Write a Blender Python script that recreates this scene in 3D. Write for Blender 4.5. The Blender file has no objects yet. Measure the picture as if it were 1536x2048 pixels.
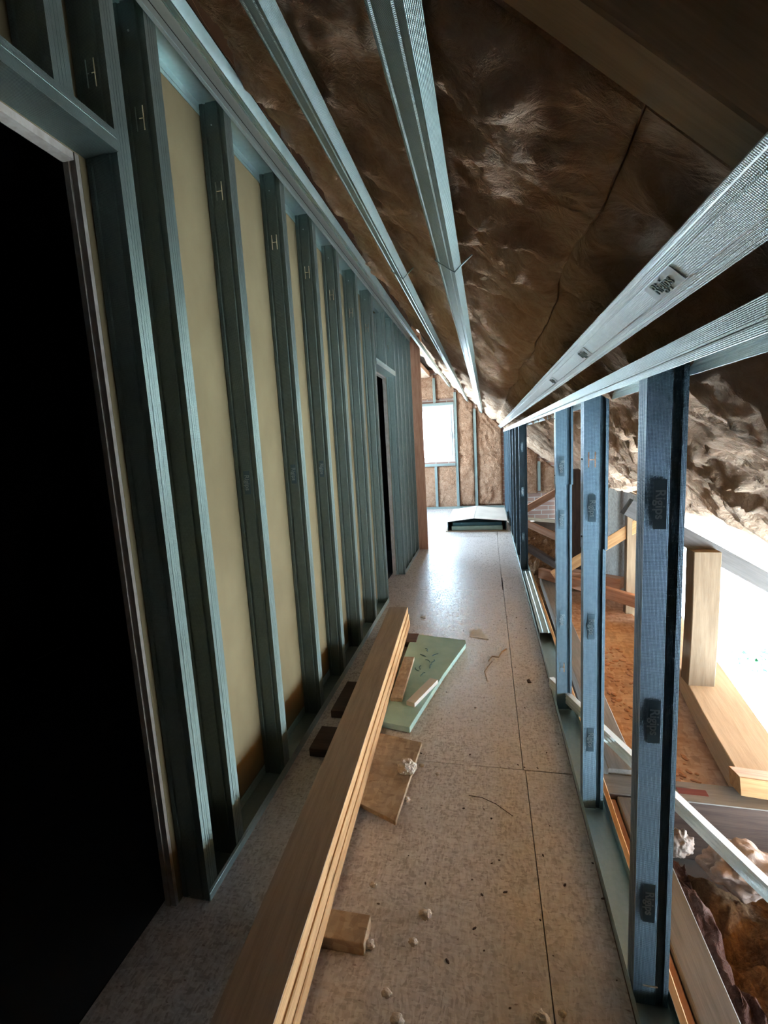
import bpy, bmesh, math, random
from mathutils import Vector, Matrix, noise
random.seed(7)
S = bpy.context.scene
COL = S.collection

# ------------------------------------------------------------------ camera
def look(f, pt, yw, rl, h):
    cy, sy = math.cos(yw), math.sin(yw); cp, sp = math.cos(pt), math.sin(pt); cr, sr = math.cos(rl), math.sin(rl)
    Ry = Matrix(((cy, 0, sy), (0, 1, 0), (-sy, 0, cy))); Rx = Matrix(((1, 0, 0), (0, cp, -sp), (0, sp, cp)))
    Rz = Matrix(((cr, -sr, 0), (sr, cr, 0), (0, 0, 1)))
    M = Rz @ Rx @ Ry                       # (X, -Z, Y) -> camera right, down, forward
    r, d, fw = M[0], M[1], M[2]
    R = Vector((r[0], r[2], -r[1])); D = Vector((d[0], d[2], -d[1])); F = Vector((fw[0], fw[2], -fw[1]))
    m = Matrix((R, -D, -F)).transposed().to_4x4(); m.translation = Vector((0, 0, h)); return m
cd = bpy.data.cameras.new('camera'); cam = bpy.data.objects.new('camera', cd); COL.objects.link(cam)
cam.matrix_world = look(949.25, .14236, .21899, -.05633, 1.35)
cd.sensor_fit = 'VERTICAL'; cd.sensor_height = 36; cd.lens = 949.25 / 2048 * 36; cd.clip_start = .02; cd.clip_end = 200
S.camera = cam

# ------------------------------------------------------------------ light
EXPOSURE = 3.05
SKY = 5.5
w = bpy.data.worlds.new('world'); S.world = w; w.use_nodes = True
nt = w.node_tree; bg = nt.nodes['Background']
tc = nt.nodes.new('ShaderNodeTexCoord'); sx = nt.nodes.new('ShaderNodeSeparateXYZ'); rp = nt.nodes.new('ShaderNodeValToRGB')
nt.links.new(tc.outputs['Generated'], sx.inputs[0]); nt.links.new(sx.outputs['Z'], rp.inputs[0]); nt.links.new(rp.outputs[0], bg.inputs[0])
rp.color_ramp.elements[0].position = 0.0; rp.color_ramp.elements[0].color = (.66, .86, 1.0, 1)
rp.color_ramp.elements[1].position = .6; rp.color_ramp.elements[1].color = (.48, .74, 1.0, 1)
bg.inputs[1].default_value = SKY
sd = bpy.data.lights.new('sun', 'SUN'); sun = bpy.data.objects.new('sun', sd); COL.objects.link(sun)
sd.energy = 15.0; sd.angle = .2; sd.color = (1, .98, .95)
sun.rotation_euler = Vector((.25, .5, -.85)).to_track_quat('-Z', 'Y').to_euler()
def portal(name, loc, direc, sx_, sy_):
    l = bpy.data.lights.new(name, 'AREA'); l.shape = 'RECTANGLE'; l.size = sx_; l.size_y = sy_; l.cycles.is_portal = True
    o = bpy.data.objects.new(name, l); COL.objects.link(o); o.location = loc
    o.rotation_euler = Vector(direc).to_track_quat('-Z', 'Z').to_euler()
portal('daylight_window', (-1.2, 9.62, 1.46), (0, -1, 0), 1.3, 1.2)
portal('daylight_eave', (1.42, 2.45, .35), (-1, 0, 0), 3.2, 1.1)
portal('daylight_side', (-2.45, 7.75, 1.25), (1, 0, 0), 2.1, 1.2)  # portal for the unseen side opening added to light the far room
S.view_settings.view_transform = 'Standard'; S.view_settings.look = 'None'
S.view_settings.exposure = EXPOSURE; S.view_settings.gamma = 1; S.view_settings.use_curve_mapping = False
cy_ = S.cycles
cy_.max_bounces = 12; cy_.diffuse_bounces = 7; cy_.glossy_bounces = 5; cy_.transmission_bounces = 6
cy_.caustics_reflective = False; cy_.caustics_refractive = False; cy_.sample_clamp_indirect = 12
try: cy_.use_denoising = True; cy_.denoiser = 'OPENIMAGEDENOISE'
except Exception: pass

# ------------------------------------------------------------------ materials
def mat(name, rough=.8, metal=0.0, spec=.5):
    m = bpy.data.materials.new(name); m.use_nodes = True
    b = m.node_tree.nodes['Principled BSDF']
    b.inputs['Roughness'].default_value = rough; b.inputs['Metallic'].default_value = metal
    b.inputs['Specular IOR Level'].default_value = spec
    return m, m.node_tree, b
def N(t, typ, **k):
    n = t.nodes.new(typ)
    for a, v in k.items():
        if a.startswith('i_'): n.inputs[a[2:].replace('_', ' ')].default_value = v
        else: setattr(n, a, v)
    return n
def ramp(t, src, stops, out=None):
    r = N(t, 'ShaderNodeValToRGB'); e = r.color_ramp.elements
    while len(e) < len(stops): e.new(.5)
    for k, (p, c) in enumerate(stops): e[k].position = p; e[k].color = (*c, 1)
    t.links.new(src, r.inputs[0])
    if out is not None: t.links.new(r.outputs[0], out)
    return r
def mapping(t, scale, coord='Object', rot=(0, 0, 0)):
    c = N(t, 'ShaderNodeTexCoord'); m = N(t, 'ShaderNodeMapping'); m.inputs['Scale'].default_value = scale; m.inputs['Rotation'].default_value = rot
    t.links.new(c.outputs[coord], m.inputs[0]); return m.outputs[0]
def tex(t, vec, scale, detail=4, rough=.6, dist=0.0):
    n = N(t, 'ShaderNodeTexNoise'); n.inputs['Scale'].default_value = scale; n.inputs['Detail'].default_value = detail
    n.inputs['Roughness'].default_value = rough; n.inputs['Distortion'].default_value = dist
    t.links.new(vec, n.inputs['Vector']); return n.outputs['Fac']
def bump(t, b, h, strength, dist, prev=None):
    n = N(t, 'ShaderNodeBump'); n.inputs['Strength'].default_value = strength; n.inputs['Distance'].default_value = dist
    t.links.new(h, n.inputs['Height'])
    if prev: t.links.new(prev, n.inputs['Normal'])
    t.links.new(n.outputs[0], b.inputs['Normal']); return n.outputs[0]
def mathn(t, op, a, b=None):
    n = N(t, 'ShaderNodeMath', operation=op)
    for k, v in enumerate((a, b)):
        if v is None: continue
        if isinstance(v, (int, float)): n.inputs[k].default_value = v
        else: t.links.new(v, n.inputs[k])
    return n.outputs[0]
def mix(t, fac, a, b, typ='MIX'):
    n = N(t, 'ShaderNodeMix', data_type='RGBA', blend_type=typ)
    for s, v in ((n.inputs['Factor'], fac), (n.inputs['A'], a), (n.inputs['B'], b)):
        if isinstance(v, (int, float)): s.default_value = v
        elif isinstance(v, tuple): s.default_value = (*v, 1)
        else: t.links.new(v, s)
    return n.outputs['Result']

def steel(name, c1, c2, rough, knurl):
    m, t, b = mat(name, rough, .85)
    vec = mapping(t, (1, 1, 1)); f = tex(t, vec, 60, 3)
    vl = mapping(t, (14, 14, 3)); f2 = tex(t, vl, 3, 2)
    s = mathn(t, 'ADD', mathn(t, 'MULTIPLY', f, .5), mathn(t, 'MULTIPLY', f2, .5))
    ramp(t, s, [(.2, c1), (.8, c2)], b.inputs['Base Color'])
    ramp(t, f2, [(.3, (rough - .04,) * 3), (.7, (rough + .05,) * 3)], b.inputs['Roughness'])
    if knurl:
        c = N(t, 'ShaderNodeTexCoord'); sp = N(t, 'ShaderNodeSeparateXYZ'); t.links.new(c.outputs['Object'], sp.inputs[0])
        xy = mathn(t, 'ADD', sp.outputs['X'], sp.outputs['Y'])
        k = 2 * math.pi / .0052
        a = mathn(t, 'SINE', mathn(t, 'MULTIPLY', mathn(t, 'ADD', sp.outputs['Z'], xy), k))
        d = mathn(t, 'SINE', mathn(t, 'MULTIPLY', mathn(t, 'SUBTRACT', sp.outputs['Z'], xy), k))
        p = mathn(t, 'MULTIPLY', a, d)
        bump(t, b, p, knurl, .0012)
    return m
M = {}
M['steel'] = steel('galvanised_steel', (.12, .155, .145), (.19, .24, .22), .34, .5)  # darker copy of the steel; shade on the left side put into its colour
M['steel_blue'] = steel('bluish_galvanised_steel', (.075, .12, .155), (.135, .20, .245), .36, .8)  # knee-wall steel; blue sky reflection painted into the base colour
M['steel_mid'] = steel('dull_galvanised_steel', (.26, .33, .32), (.38, .46, .44), .38, .5)
M['steel_plain'] = steel('plain_galvanised_steel', (.32, .42, .41), (.46, .56, .54), .38, 0)
M['steel_fine'] = steel('bright_galvanised_steel', (.62, .70, .70), (.78, .84, .83), .42, .5)
M['steel_fleck'] = steel('stamped_steel', (.34, .42, .45), (.46, .54, .57), .45, 0)
M['steel_fleck'] = steel('stamped_steel', (.10, .155, .19), (.13, .195, .235), .5, 0)
M['steel_bright'] = steel('raised_lettering_steel', (.26, .34, .38), (.36, .44, .48), .4, 0)  # lighter steel stands in for highlights on the embossed letters
M['steel_pale'] = steel('smooth_pale_steel', (.66, .72, .73), (.74, .80, .81), .5, 0)
m, t, b = mat('black_slot', .9); b.inputs['Base Color'].default_value = (.02, .02, .02, 1); M['slot'] = m

def wood(name, cd_, cl, rough=.75, scale=1.0, knots=True):
    m, t, b = mat(name, rough, 0, .25)
    v = mapping(t, (1.2 * scale, 14 * scale, 14 * scale)); f = tex(t, v, 3, 6, .65, .4)
    v2 = mapping(t, (3, 90, 90)); f2 = tex(t, v2, 3, 3)
    s = mathn(t, 'ADD', mathn(t, 'MULTIPLY', f, .75), mathn(t, 'MULTIPLY', f2, .3))
    r = ramp(t, s, [(.33, cd_), (.62, cl)])
    base = r.outputs[0]
    if knots:
        vo = N(t, 'ShaderNodeTexVoronoi'); vo.inputs['Scale'].default_value = 1.0
        t.links.new(mapping(t, (2.2, 7, 7)), vo.inputs['Vector'])
        k = ramp(t, vo.outputs['Distance'], [(.03, (1, 1, 1)), (.09, (0, 0, 0))])
        base = mix(t, k.outputs[0], base, tuple(x * .45 for x in cd_))
    t.links.new(base, b.inputs['Base Color'])
    bump(t, b, s, .25, .003)
    return m
M['pine'] = wood('pine_timber', (.36, .17, .065), (.62, .37, .18))
M['pine_top'] = wood('weathered_pine', (.36, .28, .22), (.50, .40, .325))
M['pine_pale'] = wood('pale_pine', (.13, .085, .048), (.21, .145, .09))
M['pine_light'] = wood('light_timber', (.46, .34, .22), (.62, .48, .33), knots=False)
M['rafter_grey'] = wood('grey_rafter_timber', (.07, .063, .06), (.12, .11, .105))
M['pine_grey'] = wood('greyed_timber', (.17, .15, .13), (.28, .25, .22))
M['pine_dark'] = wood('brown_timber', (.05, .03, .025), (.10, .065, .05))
M['pine_pink'] = wood('reddish_timber', (.36, .16, .09), (.56, .31, .20))

def osb(name, cols, rough=.5, spec=.4, scale=1.0, coat=0):
    m, t, b = mat(name, rough, 0, spec)
    w_ = mapping(t, (1, 1, 1)); nz = N(t, 'ShaderNodeTexNoise'); nz.inputs['Scale'].default_value = 9; t.links.new(w_, nz.inputs['Vector'])
    wv = N(t, 'ShaderNodeVectorMath', operation='SCALE'); wv.inputs['Scale'].default_value = .035; t.links.new(nz.outputs['Color'], wv.inputs[0])
    ad = N(t, 'ShaderNodeVectorMath', operation='ADD'); t.links.new(w_, ad.inputs[0]); t.links.new(wv.outputs[0], ad.inputs[1])
    acc = None
    for k, (sc, rt) in enumerate((((30, 70, 50), .5), ((70, 26, 50), -.35))):
        mp = N(t, 'ShaderNodeMapping'); mp.inputs['Scale'].default_value = [q * scale for q in sc]; mp.inputs['Rotation'].default_value = (0, 0, rt)
        t.links.new(ad.outputs[0], mp.inputs[0])
        vo = N(t, 'ShaderNodeTexVoronoi'); vo.inputs['Scale'].default_value = 1; t.links.new(mp.outputs[0], vo.inputs['Vector'])
        bw = N(t, 'ShaderNodeRGBToBW'); t.links.new(vo.outputs['Color'], bw.inputs[0])
        acc = bw.outputs[0] if acc is None else mathn(t, 'MULTIPLY', mathn(t, 'ADD', acc, bw.outputs[0]), .5)
    r = ramp(t, acc, cols)
    big = tex(t, w_, 1.6, 4)
    dust = ramp(t, big, [(.4, (0, 0, 0)), (.75, (.5, .5, .5))])
    c = mix(t, dust.outputs[0], r.outputs[0], (.60, .56, .51))
    fl = tex(t, mapping(t, (1, 2.2, 1)), 42, 2, .5); fk = ramp(t, fl, [(.69, (0, 0, 0)), (.74, (.7, .7, .7))])
    c = mix(t, fk.outputs[0], c, (.16, .085, .05))
    t.links.new(c, b.inputs['Base Color'])
    ramp(t, acc, [(.3, (rough - .1,) * 3), (.7, (rough + .18,) * 3)], b.inputs['Roughness'])
    bump(t, b, acc, .5, .0015)
    return m
M['osb'] = osb('osb_floor', [(.25, (.48, .415, .38)), (.5, (.62, .555, .52)), (.75, (.76, .71, .68))], .36, .6, 2.4)
M['osb_piece'] = osb('osb_offcut', [(.2, (.26, .16, .09)), (.5, (.38, .26, .16)), (.8, (.50, .37, .24))], .7, .3)
M['osb_wall'] = osb('osb_sheathing', [(.2, (.25, .21, .17)), (.5, (.36, .31, .26)), (.8, (.46, .41, .35))], .8, .2)
M['osb_orange'] = osb('dusty_board', [(.2, (.34, .17, .09)), (.5, (.48, .27, .16)), (.8, (.60, .39, .27))], .85, .2, .8)

def board(name, c1, c2, rough=.85, sc=3):
    m, t, b = mat(name, rough, 0, .25)
    f = tex(t, mapping(t, (1, 1, .6)), sc, 4); ramp(t, f, [(.35, c1), (.65, c2)], b.inputs['Base Color'])
    g = tex(t, mapping(t, (1, 1, 1)), 300, 2); bump(t, b, g, .15, .0005); return m
M['drywall'] = board('plasterboard_paper', (.145, .108, .056), (.185, .142, .076))
M['gypsum'] = board('plasterboard_edge', (.24, .20, .17), (.31, .27, .24), sc=40)
M['white_board'] = board('pale_board', (.62, .58, .52), (.74, .70, .64))
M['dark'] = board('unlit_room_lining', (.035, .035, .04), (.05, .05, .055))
M['xps'] = board('green_foam_board', (.36, .56, .51), (.44, .64, .58), sc=12)
M['tape'] = board('dark_teal_board', (.05, .12, .15), (.07, .16, .19))
M['upvc'] = board('window_plastic', (.72, .76, .78), (.78, .82, .84), .35)
M['roofdeck'] = board('roof_lining', (.05, .03, .02), (.08, .05, .03))
M['amber'] = wood('fresh_roof_board', (.26, .10, .02), (.38, .165, .035))
M['cardboard'] = board('cardboard', (.34, .24, .16), (.40, .29, .20))
M['chip'] = board('plaster_scrap', (.66, .64, .60), (.80, .78, .74), sc=60)
M['redwood'] = wood('stained_mortise', (.14, .03, .025), (.2, .05, .04), knots=False)

def wool(name, c0, c1, c2, along=(1, 1, 1), bs=1.0):
    m, t, b = mat(name, .95, 0, .08)
    v = mapping(t, along)
    f = tex(t, v, 7, 8, .68, .9); f2 = tex(t, v, 30, 6, .7, 1.3)
    big = tex(t, mapping(t, (1, 1, 1)), 2.0, 3)
    s = mathn(t, 'ADD', mathn(t, 'MULTIPLY', f, .55), mathn(t, 'MULTIPLY', f2, .45))
    s = mathn(t, 'ADD', mathn(t, 'MULTIPLY', s, .78), mathn(t, 'MULTIPLY', big, .22))
    ramp(t, s, [(.30, c0), (.46, c1), (.62, c2)], b.inputs['Base Color'])
    wv = N(t, 'ShaderNodeTexWave'); wv.wave_type = 'BANDS'; wv.inputs['Scale'].default_value = 7; wv.inputs['Distortion'].default_value = 9
    wv.inputs['Detail'].default_value = 4; wv.inputs['Detail Scale'].default_value = 2.4; t.links.new(v, wv.inputs['Vector'])
    f3 = tex(t, v, 12, 5, .6, 1.0); h = mathn(t, 'ADD', mathn(t, 'MULTIPLY', f2, .6), mathn(t, 'MULTIPLY', wv.outputs['Fac'], .12))
    h = mathn(t, 'ADD', h, mathn(t, 'MULTIPLY', f3, 1.3))
    bump(t, b, h, .9 * bs, .022)
    return m
M['wool'] = wool('brown_glass_wool', (.46, .25, .15), (.74, .49, .34), (.92, .74, .58), (.8, 1.6, .8))
M['wool_low'] = wool('brown_glass_wool_low', (.36, .19, .115), (.58, .38, .26), (.76, .58, .44), (.8, 1.6, .8))  # darker copy of the roof wool; dimmer eaves light put into its colour
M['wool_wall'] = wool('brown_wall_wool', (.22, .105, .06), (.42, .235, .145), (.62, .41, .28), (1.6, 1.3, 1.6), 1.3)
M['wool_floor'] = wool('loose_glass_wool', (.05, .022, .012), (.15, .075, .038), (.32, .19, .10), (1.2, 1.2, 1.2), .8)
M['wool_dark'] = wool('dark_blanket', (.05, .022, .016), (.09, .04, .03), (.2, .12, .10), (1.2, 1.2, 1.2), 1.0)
M['wool_pale'] = wool('pale_glass_wool', (.30, .20, .16), (.38, .28, .23), (.46, .36, .31), (1.5, 1.5, 1.5), .35)
m, t, b = mat('fibre', .9, 0, .1); b.inputs['Base Color'].default_value = (.62, .44, .28, 1); M['fibre'] = m
m, t, b = mat('pale_tuft', .95, 0, .1); b.inputs['Base Color'].default_value = (.62, .52, .42, 1); bump(t, b, tex(t, mapping(t, (1, 1, 1)), 120, 4), .9, .004); M['tuft'] = m
m, t, b = mat('window_glass', .02, 0, .5); b.inputs['Transmission Weight'].default_value = 1; b.inputs['Base Color'].default_value = (1, 1, 1, 1); b.inputs['IOR'].default_value = 1.05; M['glass'] = m
m, t, b = mat('gravel_ground', .95, 0, .1); f = tex(t, mapping(t, (1, 1, 1)), 6, 5); ramp(t, f, [(.35, (.50, .52, .50)), (.65, (.60, .62, .60))], b.inputs['Base Color']); M['ground'] = m
m, t, b = mat('shrub_leaves', .7, 0, .2); f = tex(t, mapping(t, (1, 1, 1)), 3, 5); ramp(t, f, [(.35, (.08, .20, .09)), (.65, (.16, .34, .18))], b.inputs['Base Color']); M['leaf'] = m
m, t, b = mat('brick_gable', .9, 0, .2)
br = N(t, 'ShaderNodeTexBrick'); br.inputs['Scale'].default_value = 1; br.inputs['Brick Width'].default_value = .25; br.inputs['Row Height'].default_value = .085
br.inputs['Mortar Size'].default_value = .008; br.inputs['Color1'].default_value = (.40, .25, .20, 1); br.inputs['Color2'].default_value = (.33, .2, .16, 1); br.inputs['Mortar'].default_value = (.5, .45, .4, 1)
t.links.new(mapping(t, (1, 1, 1), rot=(math.pi / 2, 0, 0)), br.inputs['Vector']); t.links.new(br.outputs['Color'], b.inputs['Base Color']); M['brick'] = m

# ------------------------------------------------------------------ helpers
def link(name, me, m=None, parent=None, smooth=False):
    if m: me.materials.append(M[m] if isinstance(m, str) else m)
    if smooth:
        for p in me.polygons: p.use_smooth = True
    o = bpy.data.objects.new(name, me); COL.objects.link(o)
    if parent: o.parent = parent
    return o
def tag(o, label, cat, group=None, kind=None):
    o['label'] = label; o['category'] = cat
    if group: o['group'] = group
    if kind: o['kind'] = kind
    return o
def struct(o, label=None):
    o['kind'] = 'structure'
    if label: o['label'] = label; o['category'] = o.name.split('_')[0].split('.')[0]
    return o
def thing(name, label, cat, loc=(0, 0, 0), rot=None, group=None):
    o = bpy.data.objects.new(name, None); COL.objects.link(o); o.location = loc; o.empty_display_size = .1
    if rot is not None: o.rotation_euler = rot
    return tag(o, label, cat, group)
def boxes_mesh(name, bs, bevel=0):
    bm = bmesh.new()
    for x0, x1, y0, y1, z0, z1 in bs:
        vs = [bm.verts.new((x, y, z)) for z in (z0, z1) for x, y in ((x0, y0), (x1, y0), (x1, y1), (x0, y1))]
        for f in ((3, 2, 1, 0), (4, 5, 6, 7), (0, 1, 5, 4), (1, 2, 6, 5), (2, 3, 7, 6), (3, 0, 4, 7)): bm.faces.new([vs[i] for i in f])
    if bevel: bmesh.ops.bevel(bm, geom=bm.edges[:], offset=bevel, segments=2, affect='EDGES', profile=.6)
    me = bpy.data.meshes.new(name); bm.to_mesh(me); bm.free(); return me
def box(name, b6, m, parent=None, bevel=0): return link(name, boxes_mesh(name, [b6], bevel), m, parent)
def prism(name, pts, z0, z1, m, parent=None, bevel=0):
    bm = bmesh.new(); a = [bm.verts.new((x, y, z0)) for x, y in pts]; c = [bm.verts.new((x, y, z1)) for x, y in pts]; n = len(pts)
    bm.faces.new(a[::-1]); bm.faces.new(c)
    for i in range(n): bm.faces.new((a[i], a[(i + 1) % n], c[(i + 1) % n], c[i]))
    bmesh.ops.recalc_face_normals(bm, faces=bm.faces[:])
    if bevel: bmesh.ops.bevel(bm, geom=bm.edges[:], offset=bevel, segments=1, affect='EDGES')
    me = bpy.data.meshes.new(name); bm.to_mesh(me); bm.free(); return link(name, me, m, parent)
def frame(p0, p1, up=(0, 0, 1), axis='X'):
    p0 = Vector(p0); p1 = Vector(p1); a = (p1 - p0).normalized(); u = Vector(up); s = u.cross(a).normalized(); u2 = a.cross(s).normalized()
    if axis == 'X': R = Matrix((a, s, u2)).transposed()
    else: R = Matrix((s, u2, a)).transposed()
    Mx = R.to_4x4(); Mx.translation = p0; return Mx, (p1 - p0).length
def beam(name, p0, p1, wd, ht, m, parent=None, up=(0, 0, 1), wob=.0015, bev=.002):
    """timber between two points (centre line), slightly uneven"""
    Mx, L = frame(p0, p1, up)
    n = max(2, int(L / .15)); bm = bmesh.new(); rings = []
    for i in range(n + 1):
        x = L * i / n; jy = noise.noise((x * 1.5, p0[0] * 7, 1)) * wob * 2; jz = noise.noise((x * 1.5, p0[1] * 7, 5)) * wob * 2
        c = [(-wd / 2, -ht / 2), (wd / 2, -ht / 2), (wd / 2, ht / 2), (-wd / 2, ht / 2)]
        r = []
        for k, (y, z) in enumerate(c):
            y2, z2 = c[(k + 1) % 4]; yp, zp = c[k - 1]
            for q, (ty, tz) in enumerate(((yp, zp), (y2, z2))):
                d = Vector((ty - y, tz - z)).normalized() * bev * 1.5
                r.append(bm.verts.new((x, y + d.x + jy, z + d.y + jz)))
        rings.append(r)
    for a, c in zip(rings, rings[1:]):
        for k in range(8): bm.faces.new((a[k], a[(k + 1) % 8], c[(k + 1) % 8], c[k]))
    bm.faces.new(rings[0][::-1]); bm.faces.new(rings[-1])
    bmesh.ops.recalc_face_normals(bm, faces=bm.faces[:])
    me = bpy.data.meshes.new(name); bm.to_mesh(me); bm.free()
    o = link(name, me, m, parent); o.matrix_local = Mx; return o
def section(name, path, th, L, m=None, parent=None):
    """sheet-metal profile: open 2-D path thickened and extruded along local Z"""
    P = [Vector(p) for p in path]; off = []
    for i, p in enumerate(P):
        d = []
        if i > 0: d.append((p - P[i - 1]).normalized())
        if i < len(P) - 1: d.append((P[i + 1] - p).normalized())
        ns = [Vector((-q.y, q.x)) for q in d]; nn = sum(ns, Vector((0, 0)))
        nn.normalize(); k = 1 / max(.4, nn.dot(ns[0])); off.append(p + nn * th * k)
    loop = P + off[::-1]; n = len(loop); bm = bmesh.new()
    a = [bm.verts.new((p.x, p.y, 0)) for p in loop]; c = [bm.verts.new((p.x, p.y, L)) for p in loop]
    for i in range(n): bm.faces.new((a[i], a[(i + 1) % n], c[(i + 1) % n], c[i]))
    h = len(P)
    for r in (a, c):
        for i in range(h - 1): bm.faces.new((r[i], r[i + 1], r[n - 2 - i], r[n - 1 - i]))
    bmesh.ops.recalc_face_normals(bm, faces=bm.faces[:])
    me = bpy.data.meshes.new(name); bm.to_mesh(me); bm.free()
    return link(name, me, m, parent) if m else me
def cut(me, cutters):
    """punch real holes through a profile mesh"""
    a = bpy.data.objects.new('tmp', me); COL.objects.link(a); cme = boxes_mesh('cut', cutters); c = bpy.data.objects.new('tmpc', cme); COL.objects.link(c)
    md = a.modifiers.new('b', 'BOOLEAN'); md.operation = 'DIFFERENCE'; md.solver = 'EXACT'; md.object = c; md.use_self = True
    bpy.context.view_layer.update(); dg = bpy.context.evaluated_depsgraph_get(); out = bpy.data.meshes.new_from_object(a.evaluated_get(dg))
    bpy.data.objects.remove(a); bpy.data.objects.remove(c); bpy.data.meshes.remove(cme); return out
def hcut(x, z, w_=.026, h_=.062, s=.0035):
    # three slits, butted without overlapping
    return [(x - w_ / 2, x - w_ / 2 + s, -.02, .012, z - h_ / 2, z + h_ / 2), (x + w_ / 2 - s, x + w_ / 2, -.02, .012, z - h_ / 2, z + h_ / 2),
            (x - w_ / 2 + s - .0002, x + w_ / 2 - s + .0002, -.02, .012, z - s / 2, z + s / 2)]
_txt = {}
def text_mesh(s, size, depth, mt):
    k = (s, size, depth, mt)
    if k in _txt: return _txt[k]
    c = bpy.data.curves.new('t', 'FONT'); c.body = s; c.size = size; c.extrude = depth; c.align_x = 'CENTER'; c.align_y = 'CENTER'; c.offset = size * .012
    o = bpy.data.objects.new('t', c); COL.objects.link(o); bpy.context.view_layer.update()
    me = bpy.data.meshes.new_from_object(o.evaluated_get(bpy.context.evaluated_depsgraph_get())); me.name = 'lettering'
    bpy.data.objects.remove(o); _txt[k] = me; me.materials.clear(); me.materials.append(M[mt]); return me
def stamp(parent, mx, size=.03, wd=.098, ht=.03, field='steel_fleck', let='steel_bright'):
    """smooth pressed field with raised lettering; mx places its XY plane on the steel"""
    p = box('stamped_field', (-wd / 2, wd / 2, -ht / 2, ht / 2, 0, .0006), field, parent); p.matrix_local = mx
    q = bpy.data.objects.new('lettering', text_mesh('Rigips', size, .0008, let)); COL.objects.link(q); q.parent = p; q.location = (0, 0, .0012)
    return p
def rotm(xa, ya, za, loc):
    R = Matrix((Vector(xa), Vector(ya), Vector(za))).transposed().to_4x4(); R.translation = Vector(loc); return R

SL = .9; CU = 1 / math.sqrt(1 + SL * SL); Z0 = 1.755                                    # roof slope: z = Z0 - SL x
NRM = Vector((SL, 0, 1)).normalized(); DWN = Vector((1, 0, -SL)).normalized()
def roofp(x, y, off=0): return Vector((x, y, Z0 - SL * x)) + NRM * off

# ------------------------------------------------------------------ setting
# boarded floor, panels with open joints
fl = [(-1.0, .1205, -1.5, 1.835, -.022, 0), (-1.0, .1115, 1.838, 4.213, -.022, 0), (-1.0, .105, 4.216, 6.6, -.022, 0), (-1.0, .12, 6.603, 9.5, -.022, 0),
      (.1235, .302, -1.5, 1.835, -.022, -.0012), (.1145, .302, 1.838, 4.6, -.022, 0), (.108, .302, 4.603, 7.0, -.022, 0), (.123, .302, 7.003, 9.5, -.022, 0),
      (-3.0, -1.002, 5.9, 9.5, -.022, 0)]
struct(link('floor', boxes_mesh('floor', fl), 'osb'), 'worn chipboard floor of the narrow attic passage')
struct(box('floor_subfloor', (-3.2, .302, -1.6, 9.6, -.28, -.024), 'roofdeck'))
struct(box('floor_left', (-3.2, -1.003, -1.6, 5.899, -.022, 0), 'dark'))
# left partition lining, room behind it
dw = [(-.985, -.952, 1.09, 3.86, 0, 2.62), (-.985, -.952, -1.5, 1.09, 2.085, 2.62), (-.985, -.952, 3.86, 4.70, 1.995, 2.62), (-.985, -.952, 4.70, 5.84, 0, 2.62)]
struct(link('wall_left', boxes_mesh('wall_left', dw), 'drywall'), 'tan plasterboard lining behind the left row of steel studs')
for nm, b6 in (('trim_1', (-.9855, -.970, 1.074, 1.0898, 0, 2.0848)), ('trim_2', (-.968, -.9525, 1.078, 1.0898, 0, 2.0848)), ('trim_3', (-.985, -.953, -1.5, 1.074, 2.066, 2.0848)),
               ('trim_4', (-.985, -.953, 4.685, 4.6998, 0, 1.9948)), ('trim_5', (-.985, -.953, 3.8602, 4.70, 1.98, 1.9948))):
    struct(box(nm, b6, 'gypsum'), 'cut white edge of the plasterboard around a doorway')
struct(link('wall_room_left', boxes_mesh('wr', [(-3.2, -3.1, -1.6, 5.79, 0, 2.75), (-2.4, -2.3, 5.845, 6.75, 0, 2.71), (-2.4, -2.3, 8.75, 9.51, 0, 2.71), (-2.4, -2.3, 6.75, 8.75, 0, .7), (-2.4, -2.3, 6.75, 8.75, 1.8, 2.71), (-3.1, -.985, 5.80, 5.84, 0, 2.75), (-3.1, -.985, 3.2, 3.24, 0, 2.62)]), 'dark'))  # far side opening is unseen, added and sized to brighten the far end
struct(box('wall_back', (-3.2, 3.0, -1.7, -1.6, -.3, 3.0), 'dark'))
struct(link('ceiling', boxes_mesh('ceiling', [(-3.2, -.86, -1.6, 9.6, 2.72, 2.8)]), 'roofdeck'))
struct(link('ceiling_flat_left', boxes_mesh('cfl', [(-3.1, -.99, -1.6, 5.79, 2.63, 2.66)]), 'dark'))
# roof deck above the insulation, sloped
me = bpy.data.meshes.new('ceiling_roof'); vs = []
for y in (-1.65, 9.6):
    for x, o in ((-1.15, .29), (1.30, .29), (1.30, .33), (-1.15, .33)): vs.append(roofp(x, y, o))
me.from_pydata(vs, [], [(0, 1, 2, 3), (7, 6, 5, 4), (0, 4, 5, 1), (1, 5, 6, 2), (2, 6, 7, 3), (3, 7, 4, 0)]); struct(link('ceiling_roof', me, 'roofdeck'))
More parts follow.
